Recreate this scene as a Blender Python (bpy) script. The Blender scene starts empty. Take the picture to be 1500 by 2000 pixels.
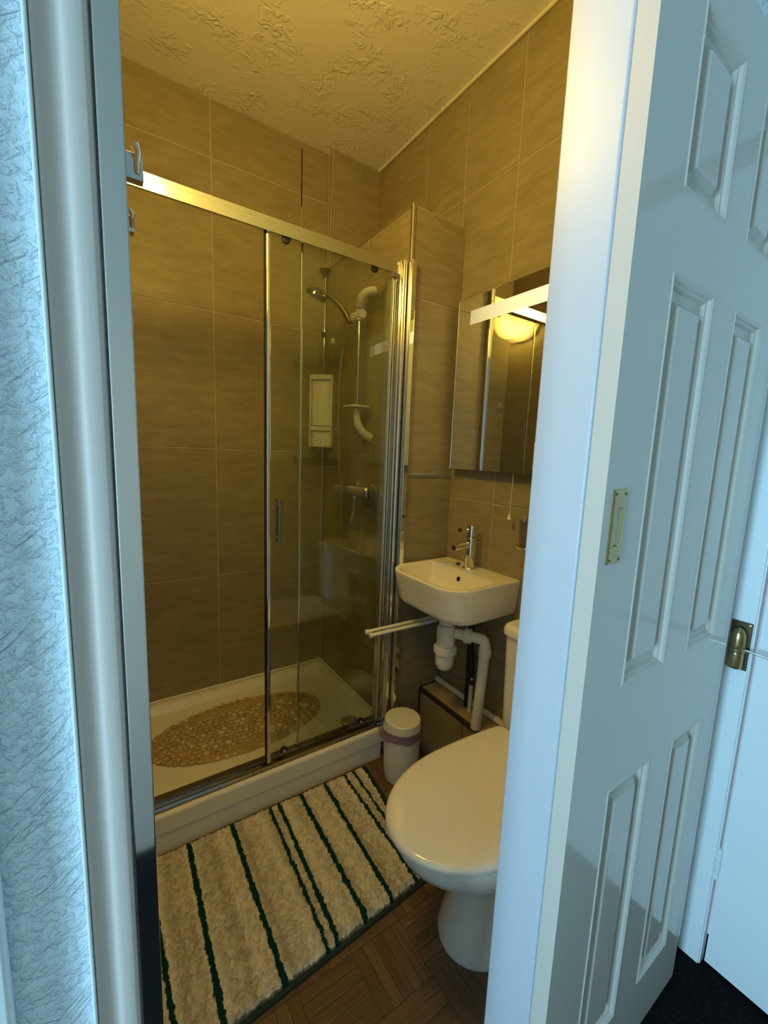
import bpy, bmesh, math, random
from mathutils import Vector, Matrix
random.seed(7)
PI = math.pi
SC = bpy.context.scene
COL = SC.collection

# ------------------------------------------------------------------ camera
def make_camera():
    f, yaw, pitch, roll, H = 816.02, 34.2565, -8.0634, 2.2006, 1.3045
    y, p, r = map(math.radians, (yaw, pitch, roll))
    fw = Vector((math.sin(y)*math.cos(p), math.cos(y)*math.cos(p), math.sin(p)))
    rt = Vector((math.cos(y), -math.sin(y), 0)); up = rt.cross(fw)
    r2 = math.cos(r)*rt + math.sin(r)*up; u2 = -math.sin(r)*rt + math.cos(r)*up
    cd = bpy.data.cameras.new('camera'); cam = bpy.data.objects.new('camera', cd); COL.objects.link(cam)
    cd.sensor_fit = 'HORIZONTAL'; cd.sensor_width = 36.0; cd.lens = f/1500*36; cd.clip_start = 0.02
    m = Matrix((r2, u2, -fw)).transposed().to_4x4(); m.translation = (0, 0, H)
    cam.matrix_world = m
    SC.camera = cam
make_camera()

# ------------------------------------------------------------------ world, daylight, exposure
w = bpy.data.worlds.new('world'); SC.world = w; w.use_nodes = True
w.node_tree.nodes['Background'].inputs[0].default_value = (0.55, 0.75, 1.0, 1)
w.node_tree.nodes['Background'].inputs[1].default_value = 0.6
SUN = bpy.data.lights.new('window_daylight', 'AREA'); SUN.shape = 'RECTANGLE'
SUN.size = 1.2; SUN.size_y = 0.42; SUN.energy = 62; SUN.color = (0.39, 0.73, 1.0)
so = bpy.data.objects.new('window_daylight', SUN); COL.objects.link(so)
so.location = (-1.72, -0.09, 1.12); so.rotation_euler = (0, -PI/2, 0)
LAMP_STRENGTH = 50.0
LAMP_COLOR = (1.0, 0.65, 0.12)
STRIP_STRENGTH = 1.1
vs = SC.view_settings
vs.view_transform = 'Standard'; vs.look = 'None'; vs.gamma = 1.0; vs.use_curve_mapping = False; vs.exposure = 0.0

# ------------------------------------------------------------------ materials
MAT = {}
def nmat(name):
    m = bpy.data.materials.new(name); m.use_nodes = True; MAT[name] = m
    nt = m.node_tree
    return m, nt, nt.nodes['Principled BSDF']
def setp(b, col=None, rough=None, metal=None, spec=None, coat=None):
    if col is not None: b.inputs['Base Color'].default_value = (*col, 1)
    if rough is not None: b.inputs['Roughness'].default_value = rough
    if metal is not None: b.inputs['Metallic'].default_value = metal
    if spec is not None: b.inputs['Specular IOR Level'].default_value = spec
    if coat is not None: b.inputs['Coat Weight'].default_value = coat
def simple(name, col, rough=.5, metal=0., spec=.5, coat=0.):
    m, nt, b = nmat(name); setp(b, col, rough, metal, spec, coat); return m
def node(nt, t, **kw):
    n = nt.nodes.new(t)
    for k, v in kw.items(): setattr(n, k, v)
    return n
def noise(nt, vec, scale, detail=3, rough=.55, dist=0.):
    n = node(nt, 'ShaderNodeTexNoise'); n.inputs['Scale'].default_value = scale
    n.inputs['Detail'].default_value = detail; n.inputs['Roughness'].default_value = rough
    n.inputs['Distortion'].default_value = dist
    if vec is not None: nt.links.new(vec, n.inputs['Vector'])
    return n.outputs['Fac']
def ramp(nt, fac, stops):
    n = node(nt, 'ShaderNodeValToRGB'); e = n.color_ramp.elements
    e[0].position, e[0].color = stops[0][0], (*stops[0][1], 1)
    e[1].position, e[1].color = stops[-1][0], (*stops[-1][1], 1)
    for p, c in stops[1:-1]:
        q = e.new(p); q.color = (*c, 1)
    nt.links.new(fac, n.inputs['Fac']); return n.outputs['Color']
def bump(nt, b, h, strength, dist):
    n = node(nt, 'ShaderNodeBump'); n.inputs['Strength'].default_value = strength; n.inputs['Distance'].default_value = dist
    nt.links.new(h, n.inputs['Height']); nt.links.new(n.outputs['Normal'], b.inputs['Normal']); return n
def coords(nt, scale=(1, 1, 1), rot=(0, 0, 0), randomise=False):
    tc = node(nt, 'ShaderNodeTexCoord'); mp = node(nt, 'ShaderNodeMapping')
    mp.inputs['Scale'].default_value = scale; mp.inputs['Rotation'].default_value = rot
    src = tc.outputs['Object']
    if randomise:
        oi = node(nt, 'ShaderNodeObjectInfo'); ml = node(nt, 'ShaderNodeMath', operation='MULTIPLY'); ml.inputs[1].default_value = 37.0
        nt.links.new(oi.outputs['Random'], ml.inputs[0])
        ad = node(nt, 'ShaderNodeVectorMath', operation='ADD')
        nt.links.new(src, ad.inputs[0]); nt.links.new(ml.outputs[0], ad.inputs[1]); src = ad.outputs[0]
    nt.links.new(src, mp.inputs['Vector']); return mp.outputs['Vector']

def make_materials():
    # stone-effect tile with fine horizontal streaks
    m, nt, b = nmat('tile_stone')
    v = coords(nt, (5, 5, 24), randomise=True)
    n1 = noise(nt, v, 1.6, 6, .62, .4)
    c = ramp(nt, n1, [(.25, (.265, .219, .130)), (.5, (.325, .272, .166)), (.75, (.385, .326, .205))])
    v2 = coords(nt, (1, 1, 1), randomise=True); n2 = noise(nt, v2, 7, 4)
    mx = node(nt, 'ShaderNodeMixRGB', blend_type='MULTIPLY'); mx.inputs[0].default_value = .45
    nt.links.new(c, mx.inputs[1]); nt.links.new(ramp(nt, n2, [(.3, (.72, .72, .72)), (.7, (1, 1, 1))]), mx.inputs[2])
    nt.links.new(mx.outputs[0], b.inputs['Base Color']); setp(b, rough=.42, spec=.4)
    bump(nt, b, n1, .12, .002)
    simple('grout', (.55, .49, .35), .85)
    simple('open_joint', (.015, .012, .01), .9)
    # artex ceiling
    m, nt, b = nmat('artex')
    v = coords(nt, (1, 1, 1)); a = noise(nt, v, 8.0, 3); f = noise(nt, v, 34, 2, .5, 1.2)
    msk = ramp(nt, a, [(.47, (0, 0, 0)), (.72, (1, 1, 1))])
    ml = node(nt, 'ShaderNodeMath', operation='MULTIPLY'); nt.links.new(msk, ml.inputs[0])
    nt.links.new(ramp(nt, f, [(.45, (0, 0, 0)), (.6, (1, 1, 1))]), ml.inputs[1])
    setp(b, (.80, .77, .70), .55); bump(nt, b, ml.outputs[0], .5, .010)
    # pale blue textured plaster of the hall
    m, nt, b = nmat('blue_plaster')
    def turned(deg, scale):          # rotate in the wall plane first, stretch afterwards
        v = coords(nt, (1, 1, 1), (0, math.radians(deg), 0)); mp = node(nt, 'ShaderNodeMapping'); mp.inputs['Scale'].default_value = scale
        nt.links.new(v, mp.inputs['Vector']); return mp.outputs['Vector']
    a = noise(nt, turned(0, (1, 1, 1)), 165, 3, .6, .3)
    st = noise(nt, turned(42, (.16, 1, 1)), 170, 2, .5, .25); msk = noise(nt, turned(0, (1, 1, 1)), 22, 1)
    m1 = node(nt, 'ShaderNodeMath', operation='MULTIPLY')
    nt.links.new(ramp(nt, st, [(.50, (0, 0, 0)), (.62, (1, 1, 1))]), m1.inputs[0]); nt.links.new(ramp(nt, msk, [(.42, (0, 0, 0)), (.58, (1, 1, 1))]), m1.inputs[1])
    ad = node(nt, 'ShaderNodeMath', operation='ADD')
    nt.links.new(ramp(nt, a, [(.45, (0, 0, 0)), (.68, (1, 1, 1))]), ad.inputs[0]); nt.links.new(m1.outputs[0], ad.inputs[1])
    setp(b, (.80, .90, .97), .45); bump(nt, b, ad.outputs[0], .85, .0024)
    simple('hall_white', (.70, .74, .74), .6); simple('hall_cream', (.38, .33, .26), .6)
    # gloss white painted wood
    def paint(name, col, rough=.32):
        m, nt, b = nmat(name); setp(b, col, rough, spec=.5)
        v = coords(nt, (30, 30, 1.2)); bump(nt, b, noise(nt, v, 8, 3), .10, .001)
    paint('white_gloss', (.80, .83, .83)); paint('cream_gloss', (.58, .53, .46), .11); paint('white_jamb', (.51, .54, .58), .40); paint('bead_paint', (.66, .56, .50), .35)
    # metals
    simple('chrome', (.86, .87, .88), .06, 1.); simple('satin_chrome', (.72, .72, .70), .22, 1.)
    simple('polished_strip', (.95, .95, .97), .05, 1.)
    simple('brass', (.40, .30, .14), .25, 1.); simple('brass_dark', (.10, .075, .04), .4, 1.)
    simple('mirror_glass', (.93, .94, .93), .0, 1.)
    # ceramics and plastics
    simple('ceramic', (.90, .88, .83), .12, coat=.3); simple('acrylic', (.95, .92, .86), .22); simple('dark_chrome', (.34, .31, .27), .15, 1.)
    simple('white_plastic', (.88, .86, .80), .35); simple('grey_plastic', (.40, .40, .38), .4)
    simple('black_rubber', (.012, .012, .012), .5); simple('dark_trim', (.035, .028, .022), .45)
    simple('black_hose', (.02, .02, .022), .35); simple('sticker_blue', (.012, .07, .14), .5); simple('sticker_mark', (.25, .45, .55), .5)
    simple('floorboard', (.42, .33, .18), .7); simple('purple_brush', (.45, .33, .50), .4)
    # clear glass: straight-through light plus Fresnel reflection
    def glass(name, tint, refl_col=(1, 1, 1), ior=1.5, rough=0.):
        m = bpy.data.materials.new(name); m.use_nodes = True; MAT[name] = m; nt = m.node_tree; nt.nodes.clear()
        o = node(nt, 'ShaderNodeOutputMaterial'); t = node(nt, 'ShaderNodeBsdfTransparent'); g = node(nt, 'ShaderNodeBsdfGlossy')
        t.inputs[0].default_value = (*tint, 1); g.inputs[0].default_value = (*refl_col, 1); g.inputs['Roughness'].default_value = rough
        ge = node(nt, 'ShaderNodeNewGeometry'); mr = node(nt, 'ShaderNodeMapRange'); mr.inputs['To Min'].default_value = ior; mr.inputs['To Max'].default_value = 1/ior
        nt.links.new(ge.outputs['Backfacing'], mr.inputs['Value'])
        fr = node(nt, 'ShaderNodeFresnel'); nt.links.new(mr.outputs[0], fr.inputs[0]); mx = node(nt, 'ShaderNodeMixShader')
        nt.links.new(fr.outputs[0], mx.inputs[0]); nt.links.new(t.outputs[0], mx.inputs[1]); nt.links.new(g.outputs[0], mx.inputs[2]); nt.links.new(mx.outputs[0], o.inputs[0])
    glass('clear_glass', (.93, .95, .92)); glass('clear_plastic', (.94, .94, .91), ior=1.35, rough=.08); glass('purple_film', (.62, .52, .68), ior=1.4, rough=.15)
    glass('tumbler_glass', (.85, .86, .85), ior=1.45)
    # amber vinyl pebbles
    m, nt, b = nmat('amber_vinyl'); oi = node(nt, 'ShaderNodeObjectInfo')
    nt.links.new(ramp(nt, oi.outputs['Random'], [(0, (.50, .37, .17)), (.8, (.64, .49, .26)), (1, (.85, .74, .52))]), b.inputs['Base Color'])
    setp(b, rough=.16, spec=.8)
    simple('amber_web', (.55, .41, .20), .3)
    # parquet finger
    m, nt, b = nmat('parquet'); v = coords(nt, (3, 45, 10), randomise=True); n1 = noise(nt, v, 3, 4, .6, .3)
    oi = node(nt, 'ShaderNodeObjectInfo')
    mx = node(nt, 'ShaderNodeMixRGB', blend_type='MULTIPLY'); mx.inputs[0].default_value = 1
    nt.links.new(ramp(nt, n1, [(.3, (.130, .074, .038)), (.7, (.215, .130, .070))]), mx.inputs[1])
    nt.links.new(ramp(nt, oi.outputs['Random'], [(0, (.74, .72, .70)), (1, (1.12, 1.1, 1.08))]), mx.inputs[2])
    nt.links.new(mx.outputs[0], b.inputs['Base Color']); setp(b, rough=.42)
    simple('floor_base', (.13, .078, .042), .7)
    # dark carpet
    m, nt, b = nmat('carpet'); v = coords(nt); n1 = noise(nt, v, 320, 2); n2 = noise(nt, v, 120, 2)
    nt.links.new(ramp(nt, n2, [(.3, (.003, .003, .003)), (.72, (.012, .011, .011))]), b.inputs['Base Color']); setp(b, rough=.95, spec=.1); bump(nt, b, n1, .9, .006)
    # rug pile: stripe colour comes from a woven colour attribute
    m, nt, b = nmat('rug_pile'); at = node(nt, 'ShaderNodeAttribute'); at.attribute_name = 'weave'
    v = coords(nt); n1 = noise(nt, v, 420, 2)
    mx = node(nt, 'ShaderNodeMixRGB', blend_type='MULTIPLY'); mx.inputs[0].default_value = .35
    nt.links.new(at.outputs['Color'], mx.inputs[1]); nt.links.new(ramp(nt, n1, [(.3, (.55, .55, .55)), (.7, (1.1, 1.1, 1.1))]), mx.inputs[2])
    nt.links.new(mx.outputs[0], b.inputs['Base Color']); setp(b, rough=.95, spec=.1); bump(nt, b, n1, .7, .004)
    simple('rug_hem', (.02, .045, .035), .9)
    # lamps
    def emit(name, col, s):
        m = bpy.data.materials.new(name); m.use_nodes = True; MAT[name] = m; nt = m.node_tree; nt.nodes.clear()
        o = node(nt, 'ShaderNodeOutputMaterial'); e = node(nt, 'ShaderNodeEmission'); e.inputs[0].default_value = (*col, 1); e.inputs[1].default_value = s
        nt.links.new(e.outputs[0], o.inputs[0])
    emit('lamp_glass', LAMP_COLOR, LAMP_STRENGTH)
    m = bpy.data.materials.new('strip_glow'); m.use_nodes = True; MAT['strip_glow'] = m; nt = m.node_tree; nt.nodes.clear()
    o = node(nt, 'ShaderNodeOutputMaterial'); e = node(nt, 'ShaderNodeEmission'); e.inputs[0].default_value = (1.0, .80, .36, 1)
    tc = node(nt, 'ShaderNodeTexCoord'); sx = node(nt, 'ShaderNodeSeparateXYZ'); mr = node(nt, 'ShaderNodeMapRange')
    mr.inputs['From Min'].default_value = 1.21; mr.inputs['From Max'].default_value = .88; mr.inputs['To Min'].default_value = .62*STRIP_STRENGTH; mr.inputs['To Max'].default_value = 1.5*STRIP_STRENGTH
    nt.links.new(tc.outputs['Object'], sx.inputs[0]); nt.links.new(sx.outputs['Y'], mr.inputs['Value']); nt.links.new(mr.outputs[0], e.inputs[1]); nt.links.new(e.outputs[0], o.inputs[0])
make_materials()

# ------------------------------------------------------------------ mesh helpers
def box(bm, x0, x1, y0, y1, z0, z1, bev=0., seg=2):
    vs_ = [bm.verts.new(p) for p in ((x0,y0,z0),(x1,y0,z0),(x1,y1,z0),(x0,y1,z0),(x0,y0,z1),(x1,y0,z1),(x1,y1,z1),(x0,y1,z1))]
    fs = [bm.faces.new([vs_[i] for i in q]) for q in ((3,2,1,0),(4,5,6,7),(0,1,5,4),(1,2,6,5),(2,3,7,6),(3,0,4,7))]
    if bev > 0:
        es = list({e for f in fs for e in f.edges})
        bmesh.ops.bevel(bm, geom=es, offset=bev, segments=seg, affect='EDGES', profile=.5)
def frame_of(d):
    d = d.normalized(); a = Vector((0, 0, 1)) if abs(d.z) < .9 else Vector((1, 0, 0))
    u = d.cross(a).normalized(); return u, d.cross(u).normalized()
def rings(bm, rs, cap0=True, cap1=True, closed=True):
    vv = [[bm.verts.new(p) for p in r] for r in rs]
    n = len(vv[0])
    for a, b in zip(vv[:-1], vv[1:]):
        for i in range(n if closed else n-1):
            j = (i+1) % n; bm.faces.new((a[i], a[j], b[j], b[i]))
    if cap0: bm.faces.new(list(reversed(vv[0])))
    if cap1: bm.faces.new(vv[-1])
    return vv
def circ(c, u, v, r, n): return [Vector(c)+u*(r*math.cos(2*PI*i/n))+v*(r*math.sin(2*PI*i/n)) for i in range(n)]
def cyl(bm, p0, p1, r0, r1=None, n=20, cap=True):
    p0, p1 = Vector(p0), Vector(p1); r1 = r0 if r1 is None else r1; u, v = frame_of(p1-p0)
    rings(bm, [circ(p0, u, v, r0, n), circ(p1, u, v, r1, n)], cap, cap)
def tube(bm, pts, r, n=12, cap=True):
    pts = [Vector(p) for p in pts]; rr = r if isinstance(r, (list, tuple)) else [r]*len(pts); out = []; u = None
    for i, p in enumerate(pts):
        d = (pts[min(i+1, len(pts)-1)]-pts[max(i-1, 0)]).normalized()
        if u is None: u, v = frame_of(d)
        else:
            u = (u-d*u.dot(d)).normalized(); v = d.cross(u).normalized()
        out.append(circ(p, u, v, rr[i], n))
    rings(bm, out, cap, cap)
def lathe(bm, prof, c, axis=(0, 0, 1), n=32):
    ax = Vector(axis).normalized(); u, v = frame_of(ax)
    rings(bm, [circ(Vector(c)+ax*h, u, v, max(r, 1e-4), n) for r, h in prof])
def bez(p0, p1, p2, p3, n=12):
    P = [Vector(p) for p in (p0, p1, p2, p3)]; o = []
    for i in range(n+1):
        t = i/n; s = 1-t; o.append(P[0]*s**3+P[1]*3*s*s*t+P[2]*3*s*t*t+P[3]*t**3)
    return o
def rrect(x0, x1, y0, y1, rad, z, k=8):
    """rounded rectangle, corner order (x1,y1),(x0,y1),(x0,y0),(x1,y0)"""
    o = []
    for (cx, cy, sx, sy, a0), r in zip(((x1,y1,-1,-1,0),(x0,y1,1,-1,PI/2),(x0,y0,1,1,PI),(x1,y0,-1,1,1.5*PI)), rad):
        for i in range(k+1):
            a = a0+PI/2*i/k; o.append(Vector((cx+sx*r+r*math.cos(a), cy+sy*r+r*math.sin(a), z)))
    return o
def mesh_of(bm, mat, name, sharp=35):
    bmesh.ops.recalc_face_normals(bm, faces=bm.faces)
    me = bpy.data.meshes.new(name); bm.to_mesh(me); bm.free()
    me.materials.append(MAT[mat])
    me.polygons.foreach_set('use_smooth', [True]*len(me.polygons)); me.set_sharp_from_angle(angle=math.radians(sharp))
    return me
def tag(o, label=None, cat=None, group=None, kind=None):
    if label: o['label'] = label
    if cat: o['category'] = cat
    if group: o['group'] = group
    if kind: o['kind'] = kind
    return o
def link(name, me, parent=None):
    o = bpy.data.objects.new(name, me); COL.objects.link(o)
    if parent is not None:
        o.parent = parent; o.matrix_parent_inverse = Matrix.Translation(parent.location).inverted()
    return o
def mk(name, bm, mat, parent=None, sharp=35, **t):
    o = link(name, mesh_of(bm, mat, name, sharp), parent)
    m = o.modifiers.new('weighted_normals', 'WEIGHTED_NORMAL'); m.keep_sharp = True; m.weight = 80   # flat faces stay flat beside bevels
    return tag(o, **t)
def B(): return bmesh.new()
def boxo(name, x0, x1, y0, y1, z0, z1, mat, parent=None, bev=0., **t):
    bm = B(); box(bm, x0, x1, y0, y1, z0, z1, bev); return mk(name, bm, mat, parent, **t)
def cylo(name, p0, p1, r, mat, parent=None, r1=None, n=20, **t):
    bm = B(); cyl(bm, p0, p1, r, r1, n); return mk(name, bm, mat, parent, **t)
def tubeo(name, pts, r, mat, parent=None, n=12, **t):
    bm = B(); tube(bm, pts, r, n); return mk(name, bm, mat, parent, **t)
def latheo(name, prof, c, mat, parent=None, axis=(0, 0, 1), n=32, **t):
    bm = B(); lathe(bm, prof, c, axis, n); return mk(name, bm, mat, parent, **t)
def thing(name, loc, label, cat, group=None):
    o = bpy.data.objects.new(name, None); COL.objects.link(o); o.location = loc; o.empty_display_size = .05
    return tag(o, label, cat, group)
def struct(name, x0, x1, y0, y1, z0, z1, mat, bev=0., label=None, parent=None):
    return boxo(name, x0, x1, y0, y1, z0, z1, mat, parent, bev, label=label, kind=None if parent else 'structure')

# ------------------------------------------------------------------ key dimensions (metres)
XL, XR, YF, YB, ZC = .025, 1.235, .409, 2.0136, 2.706       # bathroom shell
XBX, YBX, ZBX, YP = .976, 1.3187, 2.192, 1.9654               # tiled partition beside the shower
YH, YD = .328, .2995                                          # hall face of the door wall, hall face of the sliding door
XJ0, XJ1, HEAD = .0215, .566, 2.02                            # door opening
XH0, XH1, YH0 = -1.72, 1.255, -.75                            # hall

TH = .008                                                     # tile thickness
GAP = .0035
_tile_cache = {}
def tile_mesh(w_, h_, axis):
    k = (round(w_, 4), round(h_, 4), axis)
    if k not in _tile_cache:
        bm = B(); a, b_ = w_/2-GAP/2, h_/2-GAP/2
        if axis == 'y': box(bm, -a, a, -TH/2, TH/2, -b_, b_, .0012, 1)
        else: box(bm, -TH/2, TH/2, -a, a, -b_, b_, .0012, 1)
        _tile_cache[k] = mesh_of(bm, 'tile_stone', 'tile')
    return _tile_cache[k]
def tile_wall(parent, axis, plane, side, us, zs):
    """tiles whose faces lie on `plane`; side = direction the face looks"""
    for u0, u1 in zip(us[:-1], us[1:]):
        for z0, z1 in zip(zs[:-1], zs[1:]):
            o = bpy.data.objects.new('tile', tile_mesh(u1-u0, z1-z0, axis)); COL.objects.link(o)
            c = plane-side*TH/2
            o.location = ((u0+u1)/2, c, (z0+z1)/2) if axis == 'y' else (c, (u0+u1)/2, (z0+z1)/2)
            o.parent = parent; o.matrix_parent_inverse = Matrix.Translation(parent.location).inverted()

# ------------------------------------------------------------------ the setting: bathroom shell
def build_shell():
    gz = .0025   # grout face sits this far behind the tile face
    wb = struct('wall_back', XL-.1, XR+.1, YB+gz, YB+.12, 0, ZC, 'grout', label='back wall of the shower in stone-effect tiles')
    tile_wall(wb, 'y', YB, -1, [XL, .4388, .838, XBX], [.10, .703, 1.294, 1.884, 2.485, ZC])
    boxo('open_joint', .8355, .8405, YB-.0004, YB+.002, 2.43, ZC-.03, 'open_joint', wb)
    wr = struct('wall_right', XR+gz, XR+.1, YF, YB, 0, ZC, 'grout', label='right wall with large stone-effect tiles behind basin and toilet')
    tile_wall(wr, 'x', XR, -1, [YF, .6785, 1.0785, 1.3388, 1.581, YP], [0, .54, 1.127, 1.715, 2.3034, ZC])
    struct('wall_left', XL-.1, XL, YF, YB, 0, ZC, 'tile_stone', label='left wall of the bathroom')
    # partition box between shower end and basin
    bx = struct('wall_partition', XBX+gz, XR, YBX+gz, YB, 0, ZBX-.006, 'grout', label='tiled partition box at the end of the shower')
    tile_wall(bx, 'x', XBX, -1, [YBX+.004, 1.62, YB], [.1, .703, 1.294, 1.884, ZBX])
    tile_wall(bx, 'y', YBX, -1, [XBX+.004, XR], [0, .66, 1.222, 1.8829, ZBX])
    bm = B(); box(bm, XBX-.006, XBX+.009, YBX-.006, YBX+.009, .0, ZBX+.003, .004, 3)
    mk('corner_trim', bm, 'satin_chrome', bx, label='satin chrome tile trim on the outer corner')
    boxo('horizontal_trim', XBX+.012, XR-.002, YBX-.005, YBX+.002, 1.214, 1.226, 'chrome', bx, .002)
    boxo('top_board', XBX, XR, YBX, YB, ZBX-.006, ZBX, 'floorboard', bx)
    # slightly proud strip of wall above the partition
    pd = struct('wall_pad', XBX-.002, XR, YP+gz, YB, ZBX, ZC, 'grout', label='narrow proud tiled wall above the partition')
    tile_wall(pd, 'y', YP, -1, [XBX, XR], [ZBX, ZC])
    boxo('edge_trim', XBX-.014, XBX-.002, YP-.003, YP+.012, ZBX+.002, ZC-.002, 'satin_chrome', pd, .003)
    struct('ceiling', XH0-.1, XH1+.1, YH0-.1, YB+.1, ZC, ZC+.08, 'artex', label='white stippled ceiling')
    # cornice-like caulk line where ceiling meets the right and back tiles
    bm = B(); box(bm, XR-.012, XR-.001, YF, YP, ZC-.012, ZC-.0005, .004); mk('trim_1', bm, 'artex', kind='structure')
    # door wall with its opening
    struct('wall_front', XH0-.1, XJ0-.013, YH, YF-.002, 0, ZC, 'blue_plaster', label='pale blue textured plaster wall left of the doorway')
    struct('wall_lintel', XJ0-.013, XH1, YH+.002, YF, HEAD, ZC, 'blue_plaster', label='wall above the doorway')
    struct('wall_front_right', XJ1+.012, XH1, YH+.002, YF-.002, 0, HEAD, 'hall_white', label='wall behind the sliding door')

def build_bath_floor():
    fl = struct('floor', XL-.05, XR+.05, YH, YB+.05, -.06, -.007, 'floor_base', label='dark wood parquet floor of the bathroom')
    S = .15; n = 5; fw_ = S/n
    bm = B(); box(bm, -S/2+.0003, S/2-.0003, -fw_/2+.0003, fw_/2-.0003, -.007, 0, .0005, 1); me = mesh_of(bm, 'parquet', 'plank')
    x0, y0 = .037-.15, .335
    for i in range(0, 9):
        for j in range(0, 7):
            cx, cy = x0+S*(i+.5), y0+S*(j+.5)
            if cx-S/2 < XL-.08 or cx+S/2 > 1.24 or cy+S/2 > 1.345+.1 or cy-S/2 < .33: continue
            for k in range(n):
                o = bpy.data.objects.new('plank', me); COL.objects.link(o); off = -S/2+fw_*(k+.5)
                if (i+j) % 2: o.location = (cx, cy+off, random.uniform(-.0004, .0003))
                else: o.location = (cx+off, cy, random.uniform(-.0004, .0003)); o.rotation_euler.z = PI/2
                o.parent = fl

# ------------------------------------------------------------------ the setting: hall
def build_hall():
    struct('floor_hall', XH0-.1, XH1+.1, YH0-.1, YH, -.06, 0, 'carpet', label='black carpet of the hall')
    struct('wall_opposite', XH0-.1, XH1+.1, YH0-.1, YH0, 0, ZC, 'hall_cream', label='hall wall facing the bathroom door')
    # right hall wall with a closed door
    struct('wall_hall_right', XH1, XH1+.1, YH0, YH+.002, 2.04, ZC, 'hall_white', label='hall wall above the side door')
    struct('wall_hall_right_end', XH1, XH1+.1, YH0, -.50, 0, 2.04, 'hall_white', label='hall wall beyond the side door')
    # end wall with the window
    wy0, wy1, wz0, wz1 = -.35, .18, .45, 1.80
    x0, x1 = XH0-.1, XH0-.02
    wl = struct('wall_hall_end', x0, x1, YH0, YH, 0, wz0, 'hall_white', label='hall end wall under the window')
    boxo('wall_piece', x0, x1, YH0, YH, wz1, ZC, 'hall_white', wl); boxo('wall_piece', x0, x1, YH0, wy0, wz0, wz1, 'hall_white', wl); boxo('wall_piece', x0, x1, wy1, YH, wz0, wz1, 'hall_white', wl)
    wn = struct('window_1', x0-.005, x1+.04, wy0-.02, wy1+.02, wz0-.03, wz0, 'white_gloss', .004, label='white window sill at the hall end')
    for a in ((wy0, wy0+.05, wz0, wz1), (wy1-.05, wy1, wz0, wz1), (wy0+.05, wy1-.05, wz1-.05, wz1), (wy0+.05, wy1-.05, wz0, wz0+.05)):
        boxo('window_frame', x0+.02, x0+.06, a[0], a[1], a[2], a[3], 'white_gloss', wn, .003)
    boxo('pane', x0+.036, x0+.042, wy0+.05, wy1-.05, wz0+.05, wz1-.05, 'clear_glass', wn)
    # right jamb lining of the bathroom doorway
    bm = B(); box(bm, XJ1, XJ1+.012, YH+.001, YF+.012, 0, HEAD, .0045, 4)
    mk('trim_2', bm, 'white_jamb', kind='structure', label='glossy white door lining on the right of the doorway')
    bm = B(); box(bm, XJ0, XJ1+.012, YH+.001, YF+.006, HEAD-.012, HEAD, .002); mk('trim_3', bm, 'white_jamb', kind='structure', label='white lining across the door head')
    # left side of the doorway: moulded bead, then a polished closing channel
    prof = [(-.0215, .328), (-.0215, .3235), (-.0200, .3205), (-.0182, .3205), (-.0172, .3214), (-.0125, .3222), (-.0095, .3224), (-.0065, .3210), (-.0035, .3199), (.0030, .3195), (.0052, .3205), (.0066, .3240), (.0068, .328)]
    bm = B(); rings(bm, [[Vector((x, y, 0)) for x, y in prof], [Vector((x, y, 2.05)) for x, y in prof]])
    tb = mk('trim_4', bm, 'bead_paint', kind='structure', sharp=50, label='grey-white moulded bead between blue wall and polished strip')
    boxo('caulk_edge', -.0232, -.0208, .3196, .3285, 0, 2.05, 'white_gloss', tb, .0008)
    bm = B(); box(bm, .0074, XJ0, .3212, YF+.002, 0, HEAD, .0012, 2)
    mk('trim_5', bm, 'polished_strip', kind='structure', label='polished closing strip on the left edge of the doorway')
    # moulding at the far left edge of the view
    bm = B(); box(bm, -.115, -.0655, .3175, .328, 0, 2.05, .003, 3)
    mk('trim_6', bm, 'white_gloss', kind='structure', label='pale moulding at the far left of the blue wall')

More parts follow.
